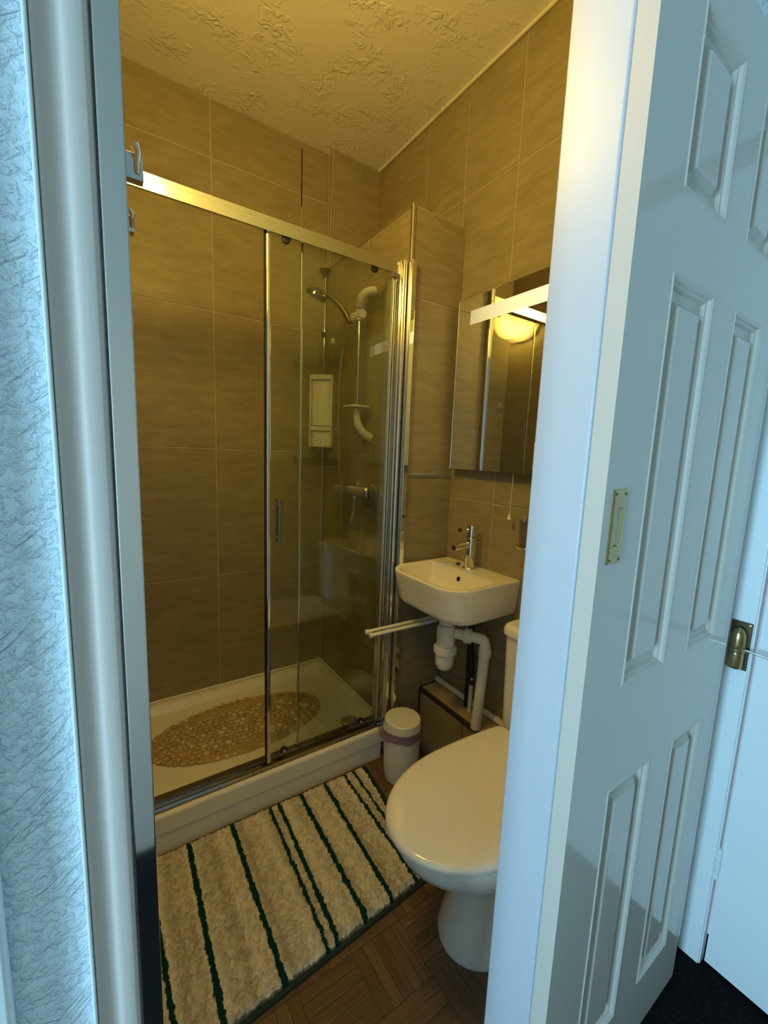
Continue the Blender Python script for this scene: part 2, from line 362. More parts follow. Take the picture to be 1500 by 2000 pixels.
# ------------------------------------------------------------------ panelled doors
COLS = [(.112, .260), (.354, .496)]
ROWS = [(.160, .745), (.933, 1.560), (1.668, 1.890)]
def panel_door(root, place, w_, h_, t_, paint_):
    """leaf in local (u across, v up, d out of the hall face); place maps to world"""
    us = [0, *[c for p in COLS for c in p], w_]; vs2 = [0, *[c for p in ROWS for c in p], h_]
    bm = B(); cache = {}
    def V(u, v, d):
        k = (round(u, 5), round(v, 5), round(d, 5))
        if k not in cache: cache[k] = bm.verts.new(place(u, v, d))
        return cache[k]
    def quad(a, b_, c, d_): bm.faces.new((V(*a), V(*b_), V(*c), V(*d_)))
    for i in range(len(us)-1):
        for j in range(len(vs2)-1):
            a, b_, c, d_ = us[i], us[i+1], vs2[j], vs2[j+1]
            if not (i % 2 == 1 and j % 2 == 1):
                quad((a, c, 0), (b_, c, 0), (b_, d_, 0), (a, d_, 0))
            quad((a, c, -t_), (a, d_, -t_), (b_, d_, -t_), (b_, c, -t_))
    for i in range(len(us)-1):
        quad((us[i], 0, 0), (us[i], 0, -t_), (us[i+1], 0, -t_), (us[i+1], 0, 0)); quad((us[i], h_, 0), (us[i+1], h_, 0), (us[i+1], h_, -t_), (us[i], h_, -t_))
    for j in range(len(vs2)-1):
        quad((0, vs2[j], 0), (0, vs2[j+1], 0), (0, vs2[j+1], -t_), (0, vs2[j], -t_)); quad((w_, vs2[j], 0), (w_, vs2[j], -t_), (w_, vs2[j+1], -t_), (w_, vs2[j+1], 0))
    mk('leaf', bm, paint_, root, 25)
    prof = [(0, 0), (.0025, .0018), (.0060, -.0010), (.0085, -.0055), (.0115, -.0062), (.0150, -.0115), (.020, -.0125), (.029, -.0125), (.0360, -.0070), (.0385, -.0025), (.041, -.0022)]
    for (u0, u1) in COLS:
        for (v0, v1) in ROWS:
            bm = B(); rs = []
            for s, d in prof: rs.append([Vector(place(*p)) for p in ((u0+s, v0+s, d), (u1-s, v0+s, d), (u1-s, v1-s, d), (u0+s, v1-s, d))])
            rings(bm, rs, False, True); mk('panel', bm, paint_, root, 3)
def build_doors():
    d = thing('sliding_door', (XJ1, YD, .012), 'white six-panel sliding door pushed open along the hall wall', 'door')
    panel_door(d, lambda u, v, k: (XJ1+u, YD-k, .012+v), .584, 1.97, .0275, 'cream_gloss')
    # brass flush pull
    bm = B(); x0, x1, z0, z1 = .5865, .6205, 1.159, 1.266
    outer = rrect(x0, x1, z0, z1, (.002,)*4, 0, 4); n = len(outer)
    def ring(pts, y): return [Vector((p.x, y, p.y)) for p in pts]
    rs = [ring(outer, YD+.0002), ring(outer, YD-.0022), ring(rrect(x0+.0015, x1-.0015, z0+.0015, z1-.0015, (.001,)*4, 0, 4), YD-.003)]
    cx, cz = (x0+x1)/2, (z0+z1)/2
    def oval(a, b_, y):
        o = []
        for p in rs[2]:
            ang = math.atan2((p.z-cz)/b_, (p.x-cx)/a); o.append(Vector((cx+a*math.cos(ang), y, cz+b_*math.sin(ang))))
        return o
    rs += [oval(.0108, .0400, YD-.0030), oval(.0100, .0385, YD+.0012), oval(.0085, .034, YD+.0055), oval(.006, .026, YD+.0072)]
    rings(bm, rs, True, True); pl = mk('finger_pull', bm, 'brass', d, 30, label='brass flush finger pull')
    for sx in (-1, 1):
        for sz in (-1, 1):
            p = (cx+sx*.0125, YD-.0028, cz+sz*.0475)
            latheo('screw', [(.0023, 0), (.0023, .0004), (.0014, .0009)], p, 'brass_dark', pl, (0, -1, 0), 10)
    # side door on the right hall wall
    e = thing('side_door', (XH1+.003, .268, .012), 'closed white panelled side door at the right end of the hall', 'door')
    panel_door(e, lambda u, v, k: (XH1+.004-k, .268-u, .012+v), .70, 1.97, .035, 'white_gloss')
    bm = B()
    for s in range(5): cyl(bm, (1.2515, .2715, .262+s*.0175), (1.2515, .2715, .262+s*.0175+.0165), .0048, n=12)
    mk('hinge', bm, 'white_gloss', e, label='white painted butt hinge')
    fr = B(); box(fr, XH1-.011, XH1+.02, .277, .324, 0, 2.04, .003, 3)
    fo = mk('trim_7', fr, 'white_gloss', kind='structure', label='white door frame beside the side door')
    boxo('door_stop', XH1-.005, XH1+.02, .2745, .2775, 0, 2.03, 'white_gloss', fo, .0008)
    # spring closer on that frame
    xf = XH1-.011
    c = thing('door_closer', (xf, .298, .825), 'small brass spring door closer on the side door frame', 'door closer')
    boxo('back_plate', xf-.0025, xf, .279, .3195, .825, .942, 'brass_dark', c, .0008)
    cx, cy = xf-.0155, .2995
    latheo('spring_body', [(.006, 0), (.0145, .001), (.0155, .006), (.0155, .036), (.0148, .0395)], (cx, cy, .831), 'brass', c)
    latheo('collar', [(.0150, 0), (.0166, .002), (.0166, .009), (.0150, .011)], (cx, cy, .871), 'brass', c)
    latheo('dome', [(.0148, 0), (.0152, .004), (.0150, .022), (.0135, .034), (.009, .043), (.003, .047)], (cx, cy, .8825), 'brass', c)
    tubeo('arm', [(cx, cy-.012, .880), (cx-.002, .20, .878), (cx-.002, .02, .872)], .0032, 'satin_chrome', c)
    latheo('screw', [(.003, 0), (.003, .001), (.001, .0018)], (xf-.0025, .285, .936), 'satin_chrome', c, (-1, 0, 0), 10)

# ------------------------------------------------------------------ shower
def build_tray():
    t = thing('shower_tray', (.5, 1.68, 0), 'cream acrylic shower tray with low raised rim', 'shower tray')
    x0, x1, y0, y1 = XL+.001, XBX-.001, 1.339, YB-.001
    def rr(i, z, r): return rrect(x0+i, x1-i, y0+i, y1-i, (r,)*4, z, 6)
    def rr2(f, s, b_, z, r): return rrect(x0+s, x1-s, y0+f, y1-b_, (r,)*4, z, 6)
    bm = B()
    rings(bm, [rr(.002, .074, .004), rr(0, .078, .004), rr(0, .128, .004), rr(.003, .137, .005), rr(.010, .1424, .006), rr2(.062, .030, .030, .1424, .02), rr2(.072, .036, .038, .139, .03), rr2(.086, .050, .055, .116, .045), rr2(.10, .062, .068, .111, .05), rr2(.30, .30, .30, .1095, .03)], True, True)
    mk('basin', bm, 'acrylic', t)
    boxo('plinth', x0+.001, x1-.03, y0+.004, y0+.03, .0, .073, 'acrylic', t, .002)
    boxo('upstand', x0, x1, y1-.010, y1, .1424, .153, 'acrylic', t, .003)
    boxo('upstand', x1-.010, x1, y0+.076, y1-.010, .1424, .153, 'acrylic', t, .003)
    wst = thing('shower_drain', (.872, 1.463, .1145), 'round chrome drain cover in the corner of the tray', 'drain')
    latheo('cover', [(.036, 0), (.036, .003), (.030, .007), (.012, .009)], (.872, 1.485, .112), 'chrome', wst)
    latheo('ring', [(.043, 0), (.043, .0015), (.038, .0025)], (.872, 1.485, .1105), 'grey_plastic', wst)

def build_bath_mat():
    cx, cy, a, b_, z = .455, 1.705, .365, .185, .1115
    m = thing('shower_mat', (cx, cy, z), 'oval amber pebble shower mat lying in the tray', 'shower mat')
    bm = B(); n = 72
    o = [(1+.012*math.sin(i*2*PI/n*30)) for i in range(n)]
    rings(bm, [[Vector((cx+a*k*s*math.cos(2*PI*i/n), cy+b_*k*s*math.sin(2*PI*i/n), zz)) for i, k in enumerate(o)] for s, zz in ((1, z), (1, z+.002), (.985, z+.003))])
    mk('backing', bm, 'amber_web', m)
    shapes = []
    for k in range(5):
        bm = B(); bmesh.ops.create_icosphere(bm, subdivisions=1, radius=1)
        rr = random.Random(k)
        for v in bm.verts: v.co = v.co*(1+rr.uniform(-.16, .16)); v.co.z = max(v.co.z, -.25)
        shapes.append(mesh_of(bm, 'amber_vinyl', 'pebble', 80))
    pts = []; step = .0265; j = 0; y = -b_
    while y < b_:
        x = -a+(step/2 if j % 2 else 0)
        while x < a:
            px, py = x+random.uniform(-.005, .005), y+random.uniform(-.004, .004)
            if (px/(a-.012))**2+(py/(b_-.012))**2 < 1: pts.append((px, py))
            x += step
        y += step*.9; j += 1
    nb = 64
    pts = [p for p in pts if (p[0]/(a-.03))**2+(p[1]/(b_-.03))**2 < 1]
    ring_ = [((a-.012)*math.cos(2*PI*i/nb), (b_-.012)*math.sin(2*PI*i/nb)) for i in range(nb)]
    for px, py in (pts[:299-nb]+ring_ if len(pts)+nb > 299 else pts+ring_):
        o = bpy.data.objects.new('pebble', random.choice(shapes)); COL.objects.link(o)
        s = random.uniform(.0105, .0155); o.location = (cx+px, cy+py, z+.004); o.scale = (s*random.uniform(.9, 1.3), s, s*.5); o.rotation_euler.z = random.uniform(0, PI)
        o.parent = m; o.matrix_parent_inverse = Matrix.Translation(m.location).inverted()
    print('pebbles', len(pts)+nb)

def build_enclosure():
    e = thing('shower_enclosure', (.5, 1.37, .1424), 'chrome framed glass shower screen with its sliding door pushed right', 'shower screen')
    zt0, zt1 = 1.957, 2.0
    # top rail with stepped profile
    prof = [(1.346, zt0), (1.346, zt0+.028), (1.351, zt0+.032), (1.351, zt1), (1.404, zt1), (1.404, zt1-.014), (1.399, zt1-.014), (1.399, zt1-.005), (1.355, zt1-.005), (1.355, zt0)]
    bm = B(); rings(bm, [[Vector((x, y, z)) for y, z in prof] for x in (XL+.001, .944)]); mk('top_rail', bm, 'satin_chrome', e)
    prof = [(1.352, .143), (1.352, .150), (1.358, .156), (1.376, .156), (1.378, .168), (1.402, .168), (1.402, .143)]
    bm = B(); rings(bm, [[Vector((x, y, z)) for y, z in prof] for x in (XL+.001, .944)]); mk('bottom_rail', bm, 'dark_chrome', e)
    # wall post on the right: a few nested profiles
    bm = B(); box(bm, .944, XBX-.007, 1.338, 1.412, .1425, 2.004, .004, 3); mk('wall_post', bm, 'chrome', e)
    bm = B(); cyl(bm, (.958, 1.334, .1425), (.958, 1.334, 2.0), .011, n=20); mk('post_bead', bm, 'chrome', e)
    bm = B(); box(bm, .968, .991, 1.3005, 1.3115, .1425, 2.002, .0035, 3); mk('corner_profile', bm, 'chrome', e)
    bm = B(); box(bm, .932, .9435, 1.372, 1.404, .169, 1.956, .003, 2); mk('post_channel', bm, 'satin_chrome', e)
    bm = B(); box(bm, XL+.001, XL+.03, 1.346, 1.404, .169, 1.956, .004, 2); mk('left_post', bm, 'chrome', e)
    # fixed pane behind, sliding pane in front
    g = boxo('fixed_pane', .585, .9365, 1.388, 1.394, .166, 1.986, 'clear_glass', e)
    boxo('pane_seal', .577, .585, 1.3845, 1.3965, .17, 1.985, 'satin_chrome', g, .002)
    s = boxo('sliding_pane', .466, .925, 1.362, 1.368, .172, 1.985, 'clear_glass', e)
    boxo('edge_profile', .4515, .466, 1.3562, 1.375, .166, 1.985, 'chrome', s, .004)
    boxo('edge_seal', .4475, .4515, 1.360, 1.370, .166, 1.985, 'black_rubber', s, .0006)
    boxo('edge_seal', .925, .931, 1.361, 1.369, .172, 1.944, 'grey_plastic', s, .0006)
    h = boxo('handle', .487, .502, 1.343, 1.352, .987, 1.135, 'dark_chrome', s, .003)
    boxo('handle', .492, .507, 1.376, 1.382, .987, 1.135, 'dark_chrome', s, .003)
    for zz in (1.005, 1.117): cylo('handle_stud', (.495, 1.351, zz), (.495, 1.377, zz), .005, 'chrome', s, n=12)
    for x in (.515, .845):
        for zz in (.197, 1.954):
            latheo('roller', [(.006, 0), (.014, .001), (.014, .007), (.009, .010)], (x, 1.362, zz), 'black_rubber', s, (0, -1, 0), 20)
            if zz < 1: latheo('roller_cap', [(.006, 0), (.006, .002), (.003, .003)], (x, 1.352, zz), 'chrome', s, (0, -1, 0), 14)

def build_shower_fittings():
    # thermostatic bar valve on the partition wall
    v = thing('shower_valve', (XBX, 1.59, 1.135), 'chrome bar shower valve on the tiled end wall', 'shower valve')
    X = .915
    latheo('bar', [(.021, 0), (.023, .004), (.023, .176), (.021, .18)], (X, 1.50, 1.137), 'chrome', v, (0, 1, 0))
    for y0, sg in ((1.50, -1), (1.68, 1)):
        latheo('knob', [(.019, .001), (.025, .004), (.026, .040), (.020, .047)], (X, y0, 1.137), 'chrome', v, (0, sg, 0), 16)
    for y in (1.53, 1.65):
        latheo('wall_union', [(.033, 0), (.033, .006), (.020, .014), (.016, .045)], (XBX, y, 1.137), 'chrome', v, (-1, 0, 0))
    cylo('outlet', (X, 1.575, 1.115), (X, 1.575, 1.10), .012, 'chrome', v)
    hose = bez((X, 1.575, 1.099), (X-.005, 1.58, 1.0), (X-.012, 1.66, .80), (X-.02, 1.645, .93), 16)+bez((X-.02, 1.645, .93), (X-.03, 1.645, 1.2), (.852, 1.70, 1.62), (.857, 1.556, 1.812), 24)[1:]
    tg = tubeo('shower_hose', hose, .0065, 'satin_chrome', None, 10, label='ribbed metal shower hose looping from the valve up to the hand shower', cat='hose')
    # white riser rail with curved ends
    r = thing('riser_rail', (XBX, 1.57, 1.35), 'white plastic riser rail with curved ends beside the hand shower', 'shower rail')
    X = .912; Y = 1.572
    cylo('pole', (X, Y, 1.41), (X, Y, 1.90), .0065, 'chrome', r)
    tubeo('upper_arm', bez((X, Y, 1.888), (X, Y, 1.925), (X+.01, Y-.005, 1.955), (XBX-.001, Y-.01, 1.965), 12), [.017]*11+[.018, .018], 'white_plastic', r, 16)
    tubeo('lower_arm', bez((X, Y, 1.475), (X, Y, 1.43), (X, Y-.005, 1.395), (XBX-.001, Y-.02, 1.365), 12), [.0145]*5+[.0165]*8, 'white_plastic', r, 16)
    s = B(); rings(s, [rrect(X-.05, X+.045, Y-.052, Y+.052, (.03,)*4, z, 6) for z in (1.489, 1.4905, 1.4945, 1.496)]); mk('soap_dish', s, 'white_plastic', r)
    sl = latheo('slider', [(.012, -.022), (.018, -.020), (.018, .020), (.012, .022)], (X, Y, 1.858), 'white_plastic', r)
    latheo('slider_knob', [(.014, 0), (.018, .003), (.018, .016), (.014, .019)], (X, Y-.017, 1.858), 'white_plastic', sl, (-.3, -1, 0), 18)
    tubeo('holder', [(X-.012, Y, 1.858), (.890, 1.569, 1.852), (.874, 1.564, 1.846)], [.013, .013, .012], 'white_plastic', sl)
    # hand shower
    h = thing('hand_shower', (.86, 1.56, 1.79), 'chrome hand shower with round head clipped to the riser rail', 'shower head')
    tubeo('handle', bez((.858, 1.556, 1.815), (.845, 1.585, 1.875), (.82, 1.62, 1.920), (.79, 1.665, 1.938), 12), [.010, .011, .012, .0125, .0125, .012, .012, .0115, .011, .011, .011, .012, .013], 'dark_chrome', h, 14)
    latheo('head', [(.013, .024), (.032, .015), (.046, .003), (.047, -.008), (.041, -.0125)], (.772, 1.688, 1.940), 'dark_chrome', h, (.28, -.35, .9))
    latheo('spray_plate', [(.039, -.0127), (.039, -.0145), (.034, -.0155)], (.772, 1.688, 1.940), 'grey_plastic', h, (.28, -.35, .9))
    # corner dispenser, facing out of the corner
    d = thing('soap_dispenser', (.925, 1.955, 1.31), 'white wall dispenser with tall curved front panel in the shower corner', 'dispenser')
    M = Matrix.Translation((.926, 1.938, 0)) @ Matrix.Rotation(math.radians(-42), 4, 'Z')    # local -y faces the room
    def loc(bm):
        bm.transform(M); return bm
    W = .057
    bm = B(); box(bm, -W, W, -.004, .03, 1.318, 1.672, .005); mk('back_plate', loc(bm), 'white_plastic', d)
    for sx in (-1, 1):
        bm = B(); box(bm, sx*W-.006*(sx > 0), sx*W+.006*(sx < 0), -.030, -.0045, 1.322, 1.668, .002); mk('side_rail', loc(bm), 'white_plastic', d)
    bm = B(); box(bm, -W+.0065, W-.0065, -.032, -.0045, 1.645, 1.668, .003); mk('top_cap', loc(bm), 'white_plastic', d)
    def curved(z0, z1, dip, name):
        bm = B(); n = 12; k = 8; rs = []
        for j in range(k+1):
            row = []
            for i in range(n+1):
                u = -1+2*i/n; zt = z1-dip*(1-u*u); z = z0+(zt-z0)*j/k
                row.append(Vector((u*(W-.0075), -.010-.022*(1-u*u)**.5 if abs(u) < 1 else -.010, z)))
            row += [Vector((u*(W-.0075), -.006, row[0].z if True else 0)) for u in (1, -1)]
            for q in (-1, -2): row[q].z = z0+(z1-z0)*j/k
            rs.append(row)
        rings(bm, rs); mk(name, loc(bm), 'white_plastic', d)
    curved(1.425, 1.645, .022, 'front_panel'); curved(1.323, 1.398, .016, 'lower_cup')
    bm = B(); box(bm, -W+.0065, W-.0065, -.030, -.0045, 1.400, 1.421, .003); mk('cross_bar', loc(bm), 'white_plastic', d)
    bm = B(); cyl(bm, (.0, -.031, 1.335), (.006, -.034, 1.350), .0022, n=8); mk('catch', loc(bm), 'grey_plastic', d)
    # corner caddy: slim pole with cup and two clear trays
    c = thing('corner_caddy', (.958, 1.992, 1.0), 'slim chrome corner pole with clear trays behind the dispenser', 'shower caddy')
    cylo('pole', (.958, 1.994, .76), (.958, 1.994, 2.165), .0042, 'chrome', c)
    latheo('top_cup', [(.006, 0), (.010, .006), (.024, .022), (.026, .026)], (.946, 1.978, 2.145), 'dark_trim', c)
    for z in (1.70, 1.235):
        def sec(i, zz): return [Vector((.970-i, 2.006-i, zz)), Vector((.970-i, 1.80+i*1.5, zz)), Vector((.93-i, 1.785+i, zz)), Vector((.84+i, 1.87+i, zz)), Vector((.80+i*1.5, 2.006-i, zz))]
        bm = B(); rings(bm, [sec(.0, z+.035), sec(.001, z), sec(.012, z)], False, True); mk('tray', bm, 'clear_plastic', c, 20)
    # bottles on the upper tray
    for k, (x, y, hh, rr, lab) in enumerate(((.930, 1.845, .10, .022, 'clear squat bottle on the upper corner tray'), (.905, 1.895, .135, .019, 'taller clear bottle with black cap on the upper corner tray'))):
        b_ = thing('bottle', (x, y, 1.7005), lab, 'bottle', 'bottles in the shower corner')
        latheo('body', [(rr*.9, 0), (rr, .004), (rr, hh*.75), (rr*.45, hh*.92), (rr*.4, hh)], (x, y, 1.7005), 'clear_plastic', b_, n=20)
        latheo('cap', [(rr*.5, 0), (rr*.5, .02), (rr*.3, .024)], (x, y, 1.7005+hh), 'white_plastic' if k == 0 else 'black_rubber', b_, n=16)

# ------------------------------------------------------------------ basin, tap, plumbing
def build_basin():
    b = thing('wash_basin', (XR, 1.11, .735), 'small white ceramic wall basin under the mirror', 'wash basin')
    x0, x1, y0, y1 = .905, XR-.001, .922, 1.306
    def out(i, z, r=.095): return rrect(x0+i, x1, y0+i*.42, y1-i*.42, (.004, r-i*.3, r-i*.3, .004), z, 10)
    def inn(i, z, r=.08, bk=.100): return rrect(x0+i, x1-bk, y0+i, y1-i, (.025, r, r, .025), z, 10)
    bm = B()
    rings(bm, [out(.075, .733), out(.048, .735), out(.034, .742), out(.022, .760), out(.004, .840), out(0, .858), out(.001, .865), out(.006, .868),
               inn(.016, .868), inn(.021, .865), inn(.025, .855), inn(.037, .810, .075, .108), inn(.052, .790, .065, .12), inn(.09, .782, .03, .15)], True, True)
    o = mk('bowl', bm, 'ceramic', b, 40)
    ax = Vector((-1, 0, .35)).normalized(); p = Vector((XR-.107, 1.125, .832))
    latheo('overflow', [(.0105, -.004), (.0105, .0015), (.0095, .003)], p, 'chrome', b, ax, 20)
    latheo('overflow_hole', [(.0075, .001), (.0075, .0036)], p, 'black_rubber', b, ax, 20)
    latheo('waste', [(.024, 0), (.024, .002), (.018, .004)], (1.03, 1.105, .7815), 'chrome', b)
    # tap
    t = thing('basin_tap', (1.178, 1.122, .868), 'chrome single-lever mixer tap on the basin', 'tap')
    latheo('base', [(.026, 0), (.026, .004), (.0225, .008)], (1.178, 1.122, .868), 'chrome', t)
    latheo('body', [(.0215, 0), (.0205, .01), (.0205, .115), (.0185, .118)], (1.178, 1.122, .876), 'chrome', t)
    latheo('cartridge_head', [(.0165, 0), (.0210, .003), (.0210, .044), (.0195, .047)], (1.178, 1.122, .994), 'chrome', t)
    tubeo('spout', [(1.165, 1.122, .966), (1.088, 1.122, .960)], .0115, 'chrome', t, 20)
    latheo('aerator', [(.0085, 0), (.0085, .003)], (1.0885, 1.122, .960), 'black_rubber', t, (-1, 0, -.08), 16)
    tubeo('lever', [(1.162, 1.122, 1.022), (1.118, 1.122, 1.026)], [.006, .005], 'chrome', t, 14)
    latheo('lever_tip', [(.0052, 0), (.0075, .001), (.0075, .008), (.005, .009)], (1.118, 1.122, 1.026), 'dark_trim', t, (-1, 0, .05), 14)
    # plug and chain
    pc = thing('plug_chain', (1.17, 1.17, .868), 'wire plug chain lying on the basin behind the tap', 'plug chain')
    tubeo('chain', [(1.185, 1.150, .872), (1.175, 1.165, .884), (1.16, 1.185, .880), (1.14, 1.215, .873), (1.118, 1.235, .8705), (1.112, 1.222, .8705), (1.13, 1.205, .872), (1.158, 1.183, .876)], .0014, 'satin_chrome', pc, 8)
    latheo('swivel', [(.002, 0), (.006, .003), (.006, .012), (.003, .016)], (1.162, 1.180, .8765), 'dark_trim', pc, (.5, -.75, .1), 12)
    # bottle trap and waste pipe
    p = thing('bottle_trap', (1.055, 1.10, .5), 'white bottle trap and waste pipe below the basin', 'waste trap')
    c = (1.055, 1.10, 0)
    latheo('inlet', [(.020, .675), (.020, .7325)], c, 'white_plastic', p)
    latheo('inlet_nut', [(.024, .674), (.029, .676), (.029, .700), (.025, .702)], c, 'white_plastic', p, n=10)
    latheo('upper_body', [(.033, .593), (.034, .600), (.036, .655), (.030, .672), (.022, .674)], c, 'white_plastic', p)
    bm = B(); nn = 40
    rings(bm, [[Vector((c[0]+rr*(1+.04*(i % 2))*math.cos(2*PI*i/nn), c[1]+rr*(1+.04*(i % 2))*math.sin(2*PI*i/nn), z)) for i in range(nn)] for rr, z in ((.036, .560), (.042, .563), (.042, .587), (.036, .592))])
    mk('trap_nut', bm, 'white_plastic', p)
    latheo('cup', [(.014, .497), (.026, .500), (.034, .514), (.036, .530), (.036, .559)], c, 'white_plastic', p)
    tubeo('outlet_arm', [(1.075, 1.07, .645), (1.095, 1.035, .645)], .0195, 'white_plastic', p, 18)
    latheo('outlet_nut', [(.024, 0), (.028, .002), (.028, .026), (.024, .028)], (1.092, 1.042, .645), 'white_plastic', p, (.55, -.83, 0), 12)
    tubeo('waste_pipe', [(1.10, 1.028, .645), (1.115, 1.002, .645)]+bez((1.118, .997, .645), (1.128, .982, .645), (1.135, .976, .640), (1.135, .976, .605), 8)+[(1.135, .980, .5), (1.132, .990, .286)], .0195, 'white_plastic', p, 20)
    latheo('pipe_collar', [(.0215, 0), (.0235, .002), (.0235, .03), (.0215, .032)], (1.135, .976, .578), 'white_plastic', p)
    # supply hose and white pipe
    s = thing('supply_pipes', (1.19, 1.09, .286), 'black flexible hose joined to a thin white pipe beneath the basin', 'pipe')
    tubeo('flexible_hose', [(1.185, 1.10, .735), (1.188, 1.10, .60), (1.193, 1.085, .48), (1.19, 1.08, .40)], .010, 'black_hose', s)
    tubeo('white_pipe', [(1.19, 1.08, .43), (1.19, 1.08, .286)], .0085, 'white_plastic', s)
    tubeo('black_pipe', [(1.205, 1.115, .735), (1.205, 1.11, .286)], .013, 'black_hose', s)
    tb = tubeo('skirting_pipe', [(1.222, 1.315, .300), (1.222, .86, .300)], .0125, 'white_plastic', None, 12, label='white pipe running along the wall on top of the pipe boxing', cat='pipe')
    # twin towel rods
    tw = thing('towel_rail', (XR, 1.205, .655), 'two slim white towel rods reaching out under the basin', 'towel rail')
    boxo('bracket', XR-.03, XR, 1.18, 1.23, .60, .70, 'white_plastic', tw, .004)
    for y, xe, z in ((1.222, .775, .655), (1.190, .772, .655)):
        rd = tubeo('rod', [(XR-.025, y-.004, z-.004), (xe+.006, y, z)], .0068, 'white_plastic', tw, 14)
        latheo('end_cap', [(.006, 0), (.0092, .002), (.0092, .009), (.006, .012)], (xe+.008, y, z), 'white_plastic', rd, (-1, 0, 0), 16)
    # pipe boxing
    bx = struct('wall_boxing', 1.134, XR-.001, .86, YBX-.001, 0, .276, 'grout', label='low tiled pipe boxing along the right wall')
    tile_wall(bx, 'x', 1.125, -1, [.86, 1.05, YBX-.004], [0, .272])
    boxo('cover_board', 1.134, XR-.001, .86, YBX-.001, .276, .286, 'floorboard', bx, .001)
    boxo('edge_trim', 1.120, 1.134, .86, YBX-.004, .272, .288, 'dark_trim', bx, .003)
    boxo('edge_trim', 1.120, XR-.003, YBX-.004, YBX-.0005, .0, .292, 'dark_trim', bx, .001)

# ------------------------------------------------------------------ toilet
def egg(xf, xw, xb, yc, hw, hb, z, n=24, m=8):
    """D-shaped outline: rounded front at xf, widest at xw, back edge at xb with half width hb"""
    o = []
    for i in range(n+1):
        a = -PI/2+PI*i/n; o.append(Vector((xw-(xw-xf)*math.cos(a)**.92 if abs(math.cos(a)) > 1e-9 else xw, yc+hw*math.sin(a), z)))
    rb = .02
    for i in range(1, m+1):
        t = i/m; o.append(Vector((xw+(xb-rb-xw)*t, yc+hw+(hb-hw)*t*t, z)))
    for i in range(1, 5):
        a = PI/2*i/4; o.append(Vector((xb-rb+rb*math.sin(a), yc+hb-rb+rb*math.cos(a), z)))
    for i in range(4, 0, -1):
        a = PI/2*i/4; o.append(Vector((xb-rb+rb*math.sin(a), yc-hb+rb-rb*math.cos(a), z)))
    for i in range(m, 0, -1):
        t = i/m; o.append(Vector((xw+(xb-rb-xw)*t, yc-hw-(hb-hw)*t*t, z)))
    return o
def build_toilet():
    yc = .655
    t = thing('toilet', (.85, yc, 0), 'white ceramic toilet with closed lid and cistern', 'toilet')
    bm = B()
    rings(bm, [egg(.700, .86, 1.10, yc, .112, .105, .0), egg(.698, .86, 1.10, yc, .114, .107, .012), egg(.706, .86, 1.10, yc, .108, .104, .04), egg(.728, .87, 1.10, yc, .096, .10, .12), egg(.732, .87, 1.10, yc, .094, .10, .19),
               egg(.716, .86, 1.10, yc, .100, .105, .235), egg(.655, .83, 1.10, yc, .126, .12, .275), egg(.592, .81, 1.10, yc, .152, .14, .318), egg(.552, .80, 1.10, yc, .167, .152, .352), egg(.537, .80, 1.10, yc, .172, .156, .378), egg(.537, .80, 1.10, yc, .172, .156, .392), egg(.545, .80, 1.09, yc, .165, .15, .397)])
    mk('pan', bm, 'ceramic', t, 50)
    bm = B(); rings(bm, [egg(.535, .79, 1.045, yc, .170, .155, .3985), egg(.526, .79, 1.05, yc, .177, .160, .402), egg(.526, .79, 1.05, yc, .177, .160, .412), egg(.532, .79, 1.045, yc, .172, .156, .4165)]); mk('seat', bm, 'ceramic', t, 50)
    bm = B(); rings(bm, [egg(.524, .79, 1.045, yc, .172, .156, .4185), egg(.514, .785, 1.05, yc, .179, .162, .422), egg(.512, .785, 1.052, yc, .180, .163, .430), egg(.517, .785, 1.048, yc, .176, .159, .4375), egg(.527, .785, 1.040, yc, .167, .151, .441), egg(.60, .785, .98, yc, .11, .10, .4425)]); mk('lid', bm, 'ceramic', t, 50)
    for s in (-1, 1): cylo('hinge', (1.062, yc+s*.075-.02, .415), (1.062, yc+s*.075+.02, .415), .010, 'ceramic', t)
    x0, x1, y0, y1 = 1.074, XR-.006, .452, .858
    bm = B(); rings(bm, [rrect(x0+.012, x1, y0+.02, y1-.02, (.01, .03, .03, .01), .3985, 6), rrect(x0+.005, x1, y0+.012, y1-.012, (.01, .03, .03, .01), .42, 6), rrect(x0, x1, y0+.004, y1-.004, (.01, .03, .03, .01), .728, 6)])
    mk('cistern', bm, 'ceramic', t, 40)
    bm = B(); rings(bm, [rrect(x0-.002, x1, y0, y1, (.01, .035, .035, .01), .729, 8), rrect(x0-.010, x1, y0-.008, y1+.006, (.01, .04, .04, .01), .735, 8), rrect(x0-.010, x1, y0-.008, y1+.006, (.01, .04, .04, .01), .752, 8), rrect(x0-.003, x1, y0-.001, y1-.001, (.01, .035, .035, .01), .763, 8), rrect(x0+.012, x1-.004, y0+.014, y1-.014, (.01, .03, .03, .01), .768, 8)])
    mk('cistern_lid', bm, 'ceramic', t, 40)
    latheo('flush_button', [(.022, 0), (.022, .004), (.018, .006)], (1.16, .63, .768), 'chrome', t)
    a = thing('white_pot', (1.155, .785, .7685), 'white round pot standing on the cistern lid', 'pot')
    latheo('body', [(.036, 0), (.040, .004), (.040, .070), (.037, .076)], (1.155, .785, .7685), 'white_plastic', a)
    latheo('lid', [(.038, .0765), (.041, .078), (.041, .092), (.035, .097)], (1.155, .785, .7685), 'white_plastic', a)

